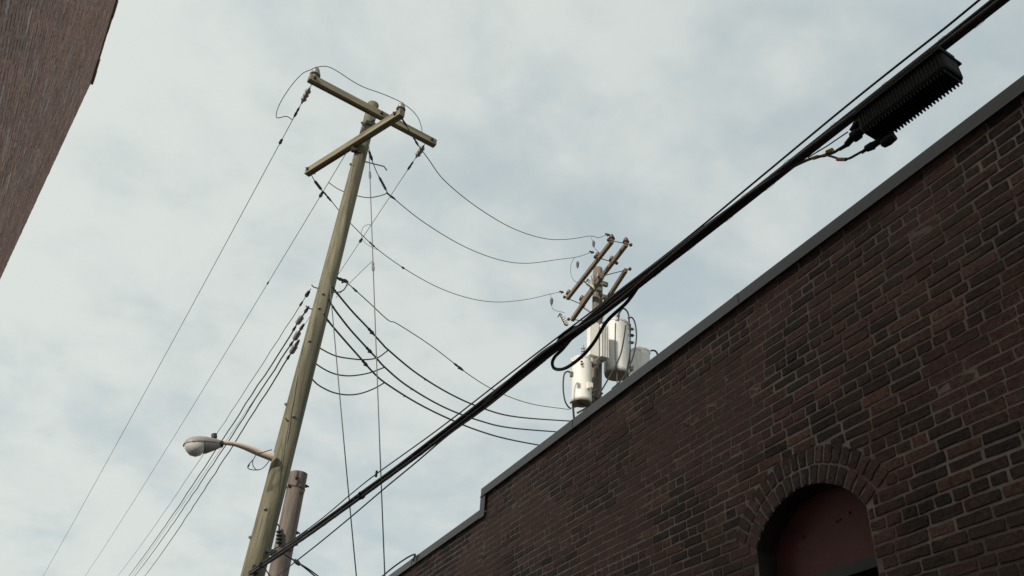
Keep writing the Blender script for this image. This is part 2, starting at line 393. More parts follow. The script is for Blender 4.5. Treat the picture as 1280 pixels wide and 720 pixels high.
# ---------------------------------------------------------------- main utility pole
YP = 12.2
ptop = at(466.5, 131, YP + .08); pbot = at(321, 700, YP)
d = (ptop - pbot); foot = pbot - d * (pbot.z / d.z)
def pc_(z): return foot + d * ((z - foot.z) / d.z)
up = thing('utility_pole', foot, 'tall greenish brown treated wood pole with two crossarms set at an angle', 'utility pole')
sh = MB(); H = ptop.z; nn = 40; L_ = []
for i in range(nn + 1):
    z = H * i / nn; L_.append((z / H, .165 - .055 * (z / H) ** 1.6))
L_.append((1.0, .06))
sh.lathe(foot, ptop, L_, 28); shaft = sh.build('shaft', M['treated'], up)
def prad(z): return .165 - .055 * (z / H) ** 1.6
ck = MB()     # drying checks: narrow dark splits let into the wood
def crack(px0, px1, wdt=.006):
    P = []
    for k in range(7):
        x = px0[0] + (px1[0] - px0[0]) * k / 6; y = px0[1] + (px1[1] - px0[1]) * k / 6
        r = ray(x, y); z = EYE.z + r.z * YP / r.y; c = pc_(z)
        # nearest point of the sight line to the axis, then out to the surface
        hd = Vector((r.x, r.y, 0)).normalized(); perp = Vector((hd.y, -hd.x, 0)); off = (Vector((EYE.x, EYE.y, 0)) - Vector((c.x, c.y, 0))).dot(perp)
        R0 = prad(z); off = max(-R0 * .85, min(R0 * .85, off)); p = c + perp * off - hd * math.sqrt(R0 * R0 - off * off); p.z = z
        P.append(p + Vector((random.uniform(-.004, .004), 0, 0)))
    ck.tube(P, [wdt * .25] + [wdt * .8] * 5 + [wdt * .25], 5)
crack((383, 402), (372, 470)); crack((373, 465), (358, 560), .008); crack((402, 352), (394, 380), .005); crack((415, 300), (408, 336), .004); crack((352, 548), (350, 600), .006); crack((444, 195), (437, 230), .004); crack((362, 520), (347, 620), .004)
ck.each('crack', M['dark'], up)
bolts = MB()
def onpole(x, y, out=.0):
    r = ray(x, y); z = EYE.z + r.z * YP / r.y; c = pc_(z); hd = Vector((r.x, r.y, 0)).normalized(); perp = Vector((hd.y, -hd.x, 0))
    off = (Vector((0, 0, 0)) - Vector((c.x, c.y, 0))).dot(perp); R0 = prad(z)
    off = max(-R0 * .97, min(R0 * .97, off)); p = c + perp * off - hd * math.sqrt(max(R0 * R0 - off * off, 0)); p.z = z
    nrm = (p - c); nrm.z = 0; nrm.normalize(); return p + nrm * out, nrm
for (x, y) in ((403, 371), (398, 389), (386, 430), (366, 525), (313, 672), (331, 640), (430, 200), (452, 150), (357, 505)):
    p, nr = onpole(x, y); ob = MB(); ob.box(p + nr * .002, (.038, .038, .038)); ob.lathe(p, p + nr * .035, [(0, .016), (1, .013)], 8)
    ob.build('bolt', M['steel'], up, smooth=False, bevel=.004)
for (x, y, ox) in ((386, 356, -.07), (385, 384, -.07), (361, 530, -.04), (362, 500, .05)):
    p, nr = onpole(x, y); ob = MB(); ob.tube([p - nr * .02, p + Vector((ox, 0, .0)), p + Vector((ox * 1.6, 0, .03))], .010, 6); ob.build('bolt', M['rust'], up)

def levelarm(pa, pb, z, parent, m, w=.095, h=.12, name='crossarm'):
    A = atz(*pa, z); B = atz(*pb, z); dd = (B - A); Ln = dd.length; dd.normalize(); nrm = Vector((0, 0, 1)).cross(dd)
    MW = Matrix.Translation((A + B) / 2) @ Matrix((dd, nrm, Vector((0, 0, 1)))).transposed().to_4x4()
    b_ = MB(); b_.box((0, 0, 0), (Ln, w, h)); o = b_.build(name, m, parent, smooth=False, bevel=.008, mw=MW)
    return o, A, B, nrm
def sub(b_, name, m, arm, **k):      # sub-part of an arm whose mesh is given in world coordinates
    o = b_.build(name, m, None, **k); o.parent = arm; o.matrix_local = WM[arm].inverted(); return o
# crossarm heights follow from where they cross the pole
rr = ray(464, 141); z1 = EYE.z + rr.z / rr.y * (YP - .17)
arm1, A1, B1, n1 = levelarm((386, 97), (544, 180), z1, up, M['armwood'], .12, .145)
rr = ray(446, 177); z2 = EYE.z + rr.z / rr.y * (YP - .10)
arm2, A2, B2, n2 = levelarm((384, 216), (503, 141), z2, up, M['armwood'], .12, .145)
print('arms', A1, B1, (B1 - A1).length, A2, B2, (B2 - A2).length, 'pole', foot, ptop, 'z', z1, z2)
def pin(arm, base, r=.075, h=.17, m='porcelain'):
    b_ = MB(); b_.lathe(base, base + Vector((0, 0, h)), [(0, r * .55), (.15, r * .6), (.2, r), (.34, r * .95), (.4, r * .75), (.55, r * .8), (.62, r * .62), (.78, r * .62), (.85, r * .45), (1, r * .35)], 16)
    return sub(b_, 'insulator', M[m], arm)
d1 = (B1 - A1).normalized(); d2 = (B2 - A2).normalized()
pinA = A1 + d1 * .10 + Vector((0, 0, .072)); pin(arm1, pinA, .10, .25)
pinB = B2 - d2 * .06 + Vector((0, 0, .072)); pin(arm2, pinB, .085, .21)
bb = MB()
for (p, dd) in ((A1 + d1 * .09, n1), (B1 - d1 * .12, n1), (A2 + d2 * .1, n2), (B2 - d2 * .12, n2), ((B1 + A1) / 2 + d1 * .12, n1)):
    for s in (-1, 1): bb.box(p + dd * s * .063, (.05, .05, .05)); bb.lathe(p + dd * s * .06, p + dd * s * .12, [(0, .013), (1, .011)], 6)
bb.each('bolt', M['rust'], up, smooth=False)
for (a, b_, w_) in ((A1 + d1 * .75 + Vector((0, 0, -.06)), None, 0),):
    pass
# pole-top gain plates and clevises
pt = MB(); c1 = pc_(z1); pt.bar(c1 + Vector((-.12, -.12, -.25)), c1 + Vector((.12, -.12, .1)), .03, .05); pt.box(c1 + Vector((.02, -.13, -.16)), (.2, .05, .07))
pt.build('bracket', M['steel'], up, smooth=False, bevel=.005)
pt = MB(); c2 = pc_(z2); pt.box(c2 + Vector((-.12, -.10, -.16)), (.16, .08, .06)); pt.tube([c2 + Vector((-.2, -.1, -.1)), c2 + Vector((-.16, -.14, -.2)), c2 + Vector((-.08, -.14, -.14))], .014, 6)
pt.build('bracket', M['rust'], up, smooth=False)
sp_ = MB(); s1 = at(483.6, 213, YP - .3); sp_.tube([c2 + Vector((.1, 0, -.25)), at(480, 208, YP - .3), s1], .012, 6); sp_.build('bracket', M['rust'], up)

# ---------------------------------------------------------------- old cut-off pole beside it
YO = 13.1
ot = at(373.5, 592, YO); of = Vector((ot.x - .02, ot.y, 0))
op = thing('utility_pole', of, 'short weathered grey brown pole cut off flat beside the tall one', 'utility pole')
sh = MB(); sh.lathe(of, ot, [(0, .175), (.5, .155), (.97, .137), (1, .137), (1, .131)], 24); sh.build('shaft', M['greywood'], op)
def onold(x, y):
    r = ray(x, y); z = EYE.z + r.z * YO / r.y; c = of.lerp(ot, z / ot.z); hd = Vector((r.x, r.y, 0)).normalized(); perp = Vector((hd.y, -hd.x, 0))
    off = -(Vector((c.x, c.y, 0))).dot(perp); R0 = .143; off = max(-R0, min(R0, off)); p = c + perp * off - hd * math.sqrt(max(R0 * R0 - off * off, 0)); p.z = z
    nrm = (p - c); nrm.z = 0; nrm.normalize(); return p, nrm
b_ = MB()
zb = onold(365, 611)[0].z; cb = of.lerp(ot, zb / ot.z); b_.lathe(cb, cb + Vector((0, 0, .02)), [(0, .144), (1, .143)], 24); b_.build('band', M['rust'], op)
for (x, y) in ((362, 610), (384.5, 609), (370, 601), (376.5, 619), (372, 667), (371, 682), (362, 690)):
    p, nr = onold(x, y); b_ = MB(); b_.box(p, (.04, .04, .04)); b_.lathe(p, p + nr * .05, [(0, .014), (1, .012)], 6); b_.build('bolt', M['rust'], op, smooth=False)
b_ = MB(); b_.tube([onold(x, y)[0] for x, y in ((372, 592), (370, 600), (371.5, 606), (369, 612))], [.004, .016, .012, .004], 6); b_.build('knot', M['dark'], op)
sp2, _ = onold(351, 670)
b_ = MB(); b0 = at(348.6, 680, YO - .15); b1 = at(348.9, 662, YO - .15)
pf = []
for i in range(4): t = i / 4; pf += [(t, .018), (t + .08, .045), (t + .15, .045), (t + .2, .018)]
b_.lathe(b0, b1, pf + [(1, .015)], 10); b_.tube([b1, b1 + Vector((.0, 0, .04)), at(345, 653, YO - .15), at(342, 655, YO - .2)], .012, 6); b_.build('insulator', M['dark'], op)

# ---------------------------------------------------------------- street lamp on the main pole
LY = 12.05
lj = at(339, 570, LY); la = at(277, 553.8, LY - .1)
sl = thing('street_lamp', lj, 'grey cobra head street lamp on a tapered pale arm fixed to the tall pole', 'street lamp')
pts = spline([at(341, 571.5, LY), at(322, 565, LY), at(305, 558.5, LY - .05), at(290, 554.5, LY - .08), at(274, 553, LY - .1)], 6)
b_ = MB(); b_.tube(pts, [.062 - .030 * min(1, i / (len(pts) - 1) * 1.5) for i in range(len(pts))], 14); b_.build('arm', M['lamp_arm'], sl)
hA = at(276, 555.0, LY - .1); hB = at(229, 556.5, LY - .1); hx = (hB - hA); HL = hx.length; hx.normalize(); hy = Vector((0, 0, 1)).cross(hx).normalized(); hz = hx.cross(hy)
if hz.z < 0: hz = -hz
def shell(prof, zs, nseg=18, lo=False):
    b_ = MB(); vs = []
    for t, wd, zu in prof:
        for k in range(nseg + 1):
            a = math.pi * k / nseg; vs.append(hA + hx * (t * HL) + hy * math.cos(a) * wd + hz * (math.sin(a) ** .8 * zu * zs))
    n_ = nseg + 1; fs = []
    for i in range(len(prof) - 1):
        for k in range(nseg): fs.append((i * n_ + k, i * n_ + k + 1, (i + 1) * n_ + k + 1, (i + 1) * n_ + k))
        fs.append((i * n_ + nseg, i * n_, (i + 1) * n_, (i + 1) * n_ + nseg))
    fs.append(tuple(range(n_))); fs.append(tuple((len(prof) - 1) * n_ + k for k in range(n_)))
    b_.add(vs, fs); return b_
shell([(0, .045, .05), (.06, .06, .062), (.2, .10, .08), (.4, .145, .10), (.6, .165, .11), (.8, .15, .10), (.92, .11, .07), (1, .05, .02)], 1).build('head', M['lamp_metal'], sl)
lo = shell([(0, .044, .05), (.08, .06, .07), (.25, .10, .10), (.4, .135, .125), (.48, .14, .12)], -1).build('gear_tray', M['lamp_metal'], sl)
shell([(.46, .125, .11), (.55, .145, .15), (.68, .15, .165), (.82, .135, .14), (.92, .10, .08), (.975, .05, .02)], -1).build('lens', M['lens'], sl)
b_ = MB(); q0 = hA + hx * HL * .17 + hz * .05; b_.lathe(q0, q0 + hz * .10, [(0, .03), (.4, .032), (.42, .04), (1, .038), (1, .02)], 12); b_.build('photocell', M['dark'], sl)
b_ = MB(); b_.lathe(hA - hx * .03, hA + hx * .03, [(0, .045), (1, .06)], 12); b_.build('collar', M['dark'], sl)
def pxs(L, Y): return spline([at(x, y, Y) for x, y in L], 6)
b_ = MB(); b_.tube(pxs([(340, 562), (330, 565), (321, 568), (316, 575), (310, 582), (311, 586), (319, 587.5), (328, 585.5), (335, 578), (337, 574)], LY - .12), .0065, 6)
b_.tube(pxs([(316, 575), (316, 581), (319, 586), (323, 588)], LY - .15), .006, 6); b_.lathe(at(310, 583.5, LY - .12), at(311.5, 580.5, LY - .12), [(0, .012), (1, .012)], 8)
b_.build('feed_wire', M['dark'], sl)

# ---------------------------------------------------------------- transformer pole beyond the roof
YT = 18.9
tt = at(747.5, 336, YT); tbm = at(744.5, 500, YT); dd = tt - tbm; tf = tbm - dd * (tbm.z / dd.z)
def tc_(z): return tf + dd * ((z - tf.z) / dd.z)
tp = thing('utility_pole', tf, 'weathered pole beyond the parapet carrying four crossarms and three white transformers', 'utility pole')
sh = MB(); sh.lathe(tf, tt, [(0, .22), (.5, .19), (.99, .15), (1, .14), (1, .1)], 20); sh.build('shaft', M['greywood'], tp)
print('tpole', tf, tt)
rr = ray(739, 338); za = EYE.z + rr.z / rr.y * (YT - .35)
armA, a0, a1, na = levelarm((709.5, 373), (765.5, 301), za, tp, M['armwood_old'], .10, .13)
armB, b0_, b1_, nb = levelarm((726, 380), (783.5, 305), za - .02, tp, M['armwood_old'], .10, .13)
rr = ray(742, 362); zc = EYE.z + rr.z / rr.y * (YT - .35)
armD, d0, d1_, nd = levelarm((715.5, 399.5), (753, 345), zc, tp, M['armwood_old'], .11, .14)
armC, c0, c1_, nc = levelarm((741, 402), (782.5, 337.5), zc - .02, tp, M['armwood_old'], .10, .13)
print('tarms', a0, a1, b0_, b1_, c0, c1_)
da = (a1 - a0).normalized()
for arm, P0, P1 in ((armA, a0, a1), (armB, b0_, b1_)):
    for t in (.03, .70, .985):
        p = P0.lerp(P1, t) + Vector((0, 0, .06)); pin(arm, p, .10, .20, 'brown_porc')
for P0, P1 in ((a0, b0_), (a1, b1_), (b0_.lerp(b1_, .72), a0.lerp(a1, .72)), (d0, c0), (d1_, c1_)):
    b_ = MB(); e = (P1 - P0).normalized() * .12; b_.tube([P0 - e, P1 + e], .014, 6); b_.box(P0 - e, (.07, .07, .07)); b_.box(P1 + e, (.07, .07, .07)); b_.build('spacer_bolt', M['rust'], tp, smooth=False)
b_ = MB(); b_.bar(d0.lerp(d1_, .32), tc_(zc - .8) + Vector((0, -.15, 0)), .02, .05); b_.bar(c1_.lerp(c0, .45), tc_(zc - .8) + Vector((.1, -.1, 0)), .02, .05); b_.build('brace', M['steel'], tp, smooth=False)
b_ = MB(); c = tc_(za - .25)
for i, (x, y, z) in enumerate(((-.22, -.2, 0), (.16, -.16, .06), (-.12, -.26, -.28), (.12, -.2, -.45))): b_.box(c + Vector((x, y, z)), (.18, .1, .14))
b_.each('bracket', M['steel'], tp, smooth=False, bevel=.01)
for (xx, yy, yb) in ((741.5, 343, 357), (747.5, 341, 355), (750.5, 346, 358)):
    b_ = MB(); b_.lathe(at(xx, yb, YT - .62), at(xx, yy, YT - .62), [(0, .05), (.15, .075), (.3, .05), (.45, .075), (.6, .05), (.8, .07), (.9, .03), (1, .03)], 12); b_.build('insulator', M['porcelain'], tp)
# fused cutouts: white porcelain barrel with dark hinge ends
def cutout(x0, y0, x1, y1, Y, r=.05):
    A = at(x0, y0, Y); B = at(x1, y1, Y); b_ = MB(); pf = []
    for i in range(5): t = i / 5; pf += [(t, r * .6), (t + .06, r), (t + .12, r), (t + .17, r * .6)]
    b_.lathe(A, B, pf + [(1, r * .6)], 12); c = b_.build('cutout', M['tank'], tp)
    h = MB(); h.tube([A, A + Vector((-.12, -.05, .02)), A + Vector((-.18, -.05, -.12))], .016, 6); h.tube([B, B + Vector((-.12, -.05, -.03))], .02, 6); h.tube([A + Vector((-.14, -.05, 0)), B + Vector((-.12, -.05, 0))], .014, 6); h.build('fuse_tube', M['dark'], c)
cutout(703.5, 395, 709, 407, YT - .4, .06); cutout(738, 352, 741, 362, YT - .6, .08); cutout(733, 354, 741, 360, YT - .7, .05)
# steel platform brackets
b_ = MB(); 
P = [at(714, 503, YT - .55), at(738, 497, YT - .35), at(752, 492, YT - .1)]
b_.bar(P[0], P[1], .10, .05); b_.bar(P[1], P[2], .10, .05); b_.bar(at(716, 509, YT - .5), at(742, 502, YT - .3), .08, .05); b_.bar(at(722, 516, YT - .5), at(752, 500, YT - .3), .06, .05)
b_.tube([at(716, 505, YT - .5), at(718, 530, YT - .5)], .03, 8); b_.tube([at(733, 497, YT - .6), at(745, 487, YT - .6)], .025, 6)
b_.build('platform_bracket', M['rust'], tp, smooth=False)
# conduit on the shaft
b_ = MB(); b_.tube([at(749, 460, YT - .25), at(750, 540, YT - .25)], .02, 8); b_.tube([at(748.7, 420, YT - .25), at(749, 462, YT - .25)], .02, 8); b_.build('conduit', M['conductor'], tp)

def tank(xc, ytop, ybot, wpx, Y, label, m, grp='pole mounted transformers'):
    T_ = at(xc, ytop, Y); B_ = at(xc, ybot, Y); B_ = Vector((T_.x, T_.y, B_.z)); dep = -(RM.transposed() @ (T_ - EYE)).z
    r = wpx / 2 * dep / FPX
    o = thing('transformer', B_, label, 'transformer', grp)
    b_ = MB(); b_.lathe(B_, T_, [(0, r * .9), (.015, r * .97), (.03, r * .97), (.035, r), (.94, r), (.945, r * 1.04), (.965, r * 1.04), (.97, r)], 36)
    t_ = b_.build('tank', m, o)
    b_ = MB(); hh = (T_ - B_).z; T2 = B_ + Vector((0, 0, hh * .97)); b_.lathe(T2, T2 + Vector((0, 0, r * .42)), [(0, r * 1.03), (.12, r * 1.03), (.3, r * .93), (.6, r * .72), (.85, r * .4), (1, .02)], 36)
    b_.build('lid', m, o)
    b_ = MB(); b_.lathe(B_ + Vector((0, 0, -.004)), B_ + Vector((0, 0, -.035)), [(0, r * .955), (1, r * .93)], 30); b_.build('base', M['tank_base'], o)
    b_ = MB(); pr = []
    T3 = T2 + Vector((0, 0, r * .2))
    rg = MB()
    for k in range(5):
        a = k * 1.256 + .4; p = T2 + Vector((math.cos(a) * r * 1.02, math.sin(a) * r * 1.02, -.03)); rg.box(p, (.05, .05, .11))
    rg.each('lid_clip', m, o, smooth=False)
    return o, T_, B_, r
def bushing(o, p, h=.22, r=.045, dirv=(0, 0, 1), m='porcelain'):
    b_ = MB(); pf = []
    for i in range(4): t = i / 4 * .85; pf += [(t, r * .55), (t + .05, r), (t + .11, r), (t + .16, r * .55)]
    b_.lathe(p, p + Vector(dirv) * h, pf + [(.9, r * .3), (1, r * .3)], 12); b_.build('bushing', M[m], o)
def tcable(o, L, Y, r=.02): b_ = MB(); b_.tube(pxs(L, Y), r, 8); b_.build('lead_cable', M['dark'], o)
tA, TA, BA, rA = tank(727.3, 449, 503, 24.5, YT - .45, 'smallest cream transformer tank, lit brightest, left of the pole with a leaning dark loop', M['tank'])
bushing(tA, at(729, 447.5, YT - .45), .42, .06)
tcable(tA, [(714, 466), (709, 464.5), (705, 469), (704, 485), (706, 500), (710, 508), (714, 511)], YT - .75, .022)
b_ = MB(); b_.box(at(714.5, 468, YT - .8), (.07, .08, .14)); b_.build('terminal', M['steel'], tA, smooth=False)
b_ = MB(); b_.box(at(737, 481.5, YT - .8), (.16, .1, .14)); b_.box(at(735.5, 484.5, YT - .85), (.08, .1, .08)); b_.build('tap_box', M['tank'], tA, smooth=False, bevel=.01)
for y in (452, 455.5):
    b_ = MB(); b_.box(at(727, y, YT - .45 - rA - .01), (.06, .03, .04)); b_.build('nameplate', M['rust'], tA, smooth=False)
tB, TB, BB, rB = tank(769.8, 404, 468, 31, YT - .1, 'largest grey white transformer tank with cooling radiators, right of the pole', M['tank_grey'])
bushing(tB, at(773, 402, YT - .35), .28, .05, m='dark')
b_ = MB()
rc0 = at(747.5, 408, YT - .45)
zt_ = at(747, 407, YT - .5).z; zb_ = at(748, 449, YT - .5).z
for k in range(5):
    px_k = 748.5 + k * 2.0; c = at(px_k, 430, YT - .5); b_.box(Vector((c.x, c.y, (zt_ + zb_) / 2 + .01)), (.022, .34, zt_ - zb_ - .04))
b_.build('radiator', M['tank_grey'], tB, smooth=False)
b_ = MB(); cA = at(737.8, 432, YT - .62); cB = at(748, 430, YT - .62); nrm = Vector((0, 0, 1)).cross((cB - cA).normalized())
e = (cB - cA).normalized(); e.z = 0; e.normalize(); cc = (cA + cB) / 2
b_.box(Vector((cc.x, cc.y + .08, (zt_ + zb_) / 2)), ((cB - cA).length, .20, zt_ - zb_), Matrix((e, nrm, Vector((0, 0, 1)))).transposed())
b_.build('side_cabinet', M['tank'], tB, smooth=False, bevel=.012)
b_ = MB(); b_.bar(at(741, 457, YT - .5), at(755, 450, YT - .2), .2, .06); b_.bar(at(742, 459, YT - .5), at(741, 452, YT - .5), .05, .05); b_.build('hanger', M['tank_base'], tB, smooth=False)
tcable(tB, [(773, 401), (774, 392), (778, 386), (782, 387), (785.5, 393), (786.5, 405), (787.5, 425), (787, 445), (784, 462), (782, 476)], YT - .75, .024)
tcable(tB, [(785, 398), (790, 397), (794, 405), (795.5, 422), (792, 443), (785, 462), (776, 476), (765, 486)], YT - .85, .022)
tcable(tB, [(769.5, 404), (769, 420), (769, 445), (771, 465), (771.5, 480)], YT - .9, .018)
tcable(tB, [(782, 407), (780, 422), (776, 442), (769, 458), (759, 476), (750, 491), (746, 497)], YT - .95, .022)
for y in (411, 428, 419): bushing(tB, at(786, y, YT - .2), .2, .05, (.9, -.1, .15), m='dark' if y == 419 else 'porcelain')
b_ = MB(); b_.tube([at(788, 405, YT - .2), at(787, 465, YT - .2)], .02, 6); b_.build('bracket', M['rust'], tB)
tD, TD, BD_, rD = tank(799, 439, 505, 26, YT + .5, 'hazy grey transformer tank half hidden behind the largest one, nearest the parapet', M['tank_grey'])
tcable(tD, [(810, 444), (811.5, 440), (815.5, 438), (820, 439.5), (822.5, 446), (822, 456)], YT + .3, .028)
b_ = MB(); b_.box(at(789, 461, YT - .1), (.1, .1, .12)); b_.tube([at(786, 468, YT - .1), at(792, 457, YT - .1)], .02, 6); b_.build('terminal', M['steel'], tD, smooth=False)

# ---------------------------------------------------------------- primary wires towards the far poles (bottom left)
def span(A, far, sag, n=60, ext=1.35):
    out = []
    for i in range(n + 1):
        s = (i / n) ** 1.25 * ext; p = A.lerp(far, s); p.z -= 4 * sag * s * (1 - s) if s < 1 else -4 * sag * s * (s - 1) * .0; out.append(p)
    return out
G1 = 'thin primary wires'
# the leftmost wire, from the left end of the upper arm
iA = A1 + d1 * .09 + Vector((0, 0, -.07))
def wirething(name, loc, label, group=None, cat='wire'): return thing(name, loc, label, cat, group)
w1 = wirething('overhead_wire', iA, 'thin bare wire from the left tip of the upper crossarm, leftmost in the sky')
FAR = 49
def farrun(root, start, insul, clampx, end, sag, r=.0065, ins=(.045, 4, 'polymer'), m='conductor'):
    """start 3D, insul: two pixels at depth of start, then out to the pixel end at FAR"""
    E_ = at(end[0], end[1], FAR)
    W_ = span(start, E_, sag)
    b_ = MB(); b_.tube(W_, r, 6); b_.build('conductor', M[m], root)
    L = [(p - start).length for p in W_]
    return W_
def pt_at(W_, dist):
    acc = 0
    for a, b in zip(W_, W_[1:]):
        l = (b - a).length
        if acc + l >= dist: return a.lerp(b, (dist - acc) / l), (b - a).normalized()
        acc += l
W1_ = farrun(w1, iA, None, None, (54, 720), .22)
p0, t0 = pt_at(W1_, .15); p1, _ = pt_at(W1_, .58); strain(w1, p0, p1, .055, 3)
p, t = pt_at(W1_, .85); clampm(w1, p, t, .3, .022)
pW1, t = pt_at(W1_, 1.75); clampm(w1, pW1, t, .16, .028)
# second one, from the bracket under the lower arm
s2 = at(433, 191, YP - .15)
w2 = wirething('overhead_wire', s2, 'thin bare wire from under the lower crossarm, second from the left in the sky')
W2_ = farrun(w2, s2, None, None, (106.5, 720), .30, .006)
pW2, t = pt_at(W2_, 1.35); clampm(w2, pW2, t, .2, .03)
p, t = pt_at(W2_, 4.9); clampm(w2, p, t, .14, .016)
# third, from the right end of the upper arm, passing behind the pole
s3 = B1 - d1 * .2 + Vector((0, 0, -.07))
w3 = wirething('overhead_wire', s3, 'thin bare wire from the right end of the upper crossarm passing behind the pole')
W3_ = farrun(w3, s3, None, None, (165, 720), .22, .006)
p0, t0 = pt_at(W3_, .12); p1, _ = pt_at(W3_, .5); strain(w3, p0, p1, .055, 3)
p, t = pt_at(W3_, .78); clampm(w3, p, t, .28, .022)
pW3, t = pt_at(W3_, 3.6); clampm(w3, pW3, t, .16, .03)

# ---------------------------------------------------------------- neutral and three service cables to the bottom left
def lowrun(label, pix0, ins, end, sag, r, group=None, m='cable'):
    s = at(pix0[0], pix0[1], YP + .1); o = wirething('service_cable', s, label, group, 'cable')
    E_ = at(end[0], end[1], FAR); W_ = span(s, E_, sag); b_ = MB(); 
    # small kinks where the aluminium was bent by hand
    for i in range(2, 30):
        W_[i] = W_[i] + Vector((random.uniform(-1, 1), 0, random.uniform(-1, 1))) * .010 
    b_.tube(W_, r, 6); b_.build('conductor', M[m], o)
    return o, W_
nO, NW = lowrun('thin neutral wire leaving the left of the pole above the three cables', (388.5, 361), None, (147, 720), .32, .0065, m='conductor')
p, t = pt_at(NW, .2); clampm(nO, p, t, .22, .03); p, t = pt_at(NW, .62); clampm(nO, p, t, .2, .018)
for (pix, end, lab, i) in (((386, 383), (161, 720), 'dark service cable on the left of the pole, upper of the three with grey insulators', 0),
                           ((380, 405), (168.5, 720), 'dark service cable on the left of the pole, middle of the three with grey insulators', 1),
                           ((374, 425), (181, 720), 'dark service cable on the left of the pole, lower of the three with grey insulators', 2)):
    o, W_ = lowrun(lab, pix, None, end, .26, .0125, 'service cables on the left of the pole')
    ix, iy = ((378.5, 396), (373, 414), (368, 431))[i]; p0 = near(W_, ix, iy); p1 = near(W_, ix - 5.5, iy + 11); strain(o, p0, p1, .048, 3)
    p = near(W_, ix - 8, iy + 16); clampm(o, p, W_[5] - W_[3], .2, .022); p, t = pt_at(W_, .14); clampm(o, p, t, .25, .025, 'rust', 'shackle')

# ---------------------------------------------------------------- wires from the main pole to the transformer pole
def run(name, A, pix, B, r, label, group=None, cat='wire', m='conductor', solo=True):
    P = [A] + [vplane(A, B, x, y) for x, y in pix] + [B]
    S = spline(P, 10)
    o = thing(name, A, label, cat, group) 
    b_ = MB(); b_.tube(S, r, 7); b_.build('conductor', M[m], o)
    return o, S
tA1 = B2 - d2 * .03 + Vector((0, 0, -.07))
e1 = a1 + Vector((-.25, -.15, .03)); 
t1, S1 = run('overhead_wire', tA1, [(520, 177), (536, 199.5), (556, 226), (595, 258), (640, 285), (680, 298), (710, 299), (738, 295), (748, 297)], e1, .0085, 'bare wire sagging from the lower crossarm tip to the transformers, uppermost of three', 'bare wires to the transformer pole')
p, t = pt_at(S1, .12); clampm(t1, p, t, .2, .018); p = near(S1, 519, 177); clampm(t1, p, t, .22, .018)
sT2 = at(461, 188, YP - .1); e2 = a0.lerp(a1, .70) + Vector((-.3, -.15, .06))
t2, S2 = run('overhead_wire', sT2, [(470, 213), (484, 240), (491, 247), (530, 278), (580, 308), (625, 325), (660, 329), (700, 324), (722, 321)], e2, .0085, 'bare wire from beside the pole top, middle of the three to the transformer pole', 'bare wires to the transformer pole')
strain(t2, near(S2, 473, 220), near(S2, 484, 239), .03, 7, 'dark'); p, t = pt_at(S2, .1); clampm(t2, p, t, .2, .025); p = near(S2, 489, 245); clampm(t2, p, S2[26] - S2[24], .3, .018)
sT3 = A2 + d2 * .12 + Vector((0, 0, -.07)); e3 = a0 + Vector((-.3, -.15, .06))
t3, S3 = run('overhead_wire', sT3, [(395, 229), (406, 242), (414, 251), (436, 277), (480, 318), (535, 353), (580, 371), (620, 377.5), (660, 374), (690, 367)], e3, .0085, 'bare wire from the lower crossarm left tip, lowest of three to the transformer pole', 'bare wires to the transformer pole')
strain(t3, near(S3, 393, 225), near(S3, 403, 238), .032, 7, 'dark'); p = near(S3, 409, 246); clampm(t3, p, S3[14] - S3[12], .3, .018)
p, t = pt_at(S3, 2.15); clampm(t3, p, t, .22, .018); pS3b, t = pt_at(S3, 3.3); clampm(t3, pS3b, t, .12, .02)
for o, e in ((t1, e1), (t2, e2), (t3, e3)): clampm(o, e, (1, 0, 0), .16, .03)
# drop taps near the transformer pole
def tap(label, px, Y, blob, r=.007):
    b_ = MB(); b_.tube(pxs(px, Y), r, 6)
    c = at(*blob, Y); b_.lathe(c + Vector((0, 0, .12)), c - Vector((0, 0, .12)), [(0, .02), (.3, .05), (.7, .04), (1, .015)], 8)
    return tag(b_.build('jumper_wire', M['conductor']), label, 'wire')
tap('short drop wire with a clamp hanging from the uppermost bare wire by the transformer pole', [(739, 296), (741, 303), (742, 306), (744, 311), (748, 315)], YT - .8, (742, 305))
tap('looping drop wire hanging from the middle bare wire by the transformer pole', [(718, 322), (714, 330), (713.5, 342), (717, 350), (722, 353), (727, 355)], YT - .8, (722, 331))
tap('drop wire hanging from the lowest bare wire by the transformer pole', [(688, 368), (689.5, 376), (690, 384), (694, 388), (702, 390), (706, 391)], YT - .8, (689.5, 377))

# secondaries
def secondary(label, A, pix, B, r, splices, clamps, m='cable', grp='dark service cables to the transformer pole'):
    o, S = run('service_cable', A, pix, B, r, label, grp, 'cable', m)
    for s, L, q_ in splices: p, t = pt_at(S, s); clampm(o, p, t, L, q_, name='splice')
    for s in clamps: p, t = pt_at(S, s); clampm(o, p, t, .16, .016)
    return o, S
tbase = at(712, 512, YT - .6)
def onp(x, y): return onpole(x, y)[0]
o_, Sn = secondary('thin wire with a dark splice sagging to the transformers, highest of four there', onp(415, 343), [(425, 349), (433, 353), (460, 377), (485, 400), (497, 405), (540, 433), (590, 471), (625, 491), (665, 505)], tbase, .009, [(.3, .3, .03), (4.3, .42, .024)], [.65], m='conductor')
_, Sa = secondary('thick dark cable from the pole to the transformers, upper of three', onp(414, 361), [(425, 371), (441, 390), (460, 410), (478, 430), (486, 438), (520, 466), (560, 491), (600, 509), (645, 521)], at(722, 527, YT - .6), .0165, [(1.2, .2, .026)], [.15, 3.0])
_, Sb = secondary('thick dark cable from the pole to the transformers, middle of three', onp(409, 377), [(420, 389), (437, 411), (455, 431), (470, 447), (482, 460), (510, 483), (555, 509), (600, 526), (640, 535)], at(712, 541, YT - .6), .0165, [(1.3, .2, .026)], [.15, 2.7])
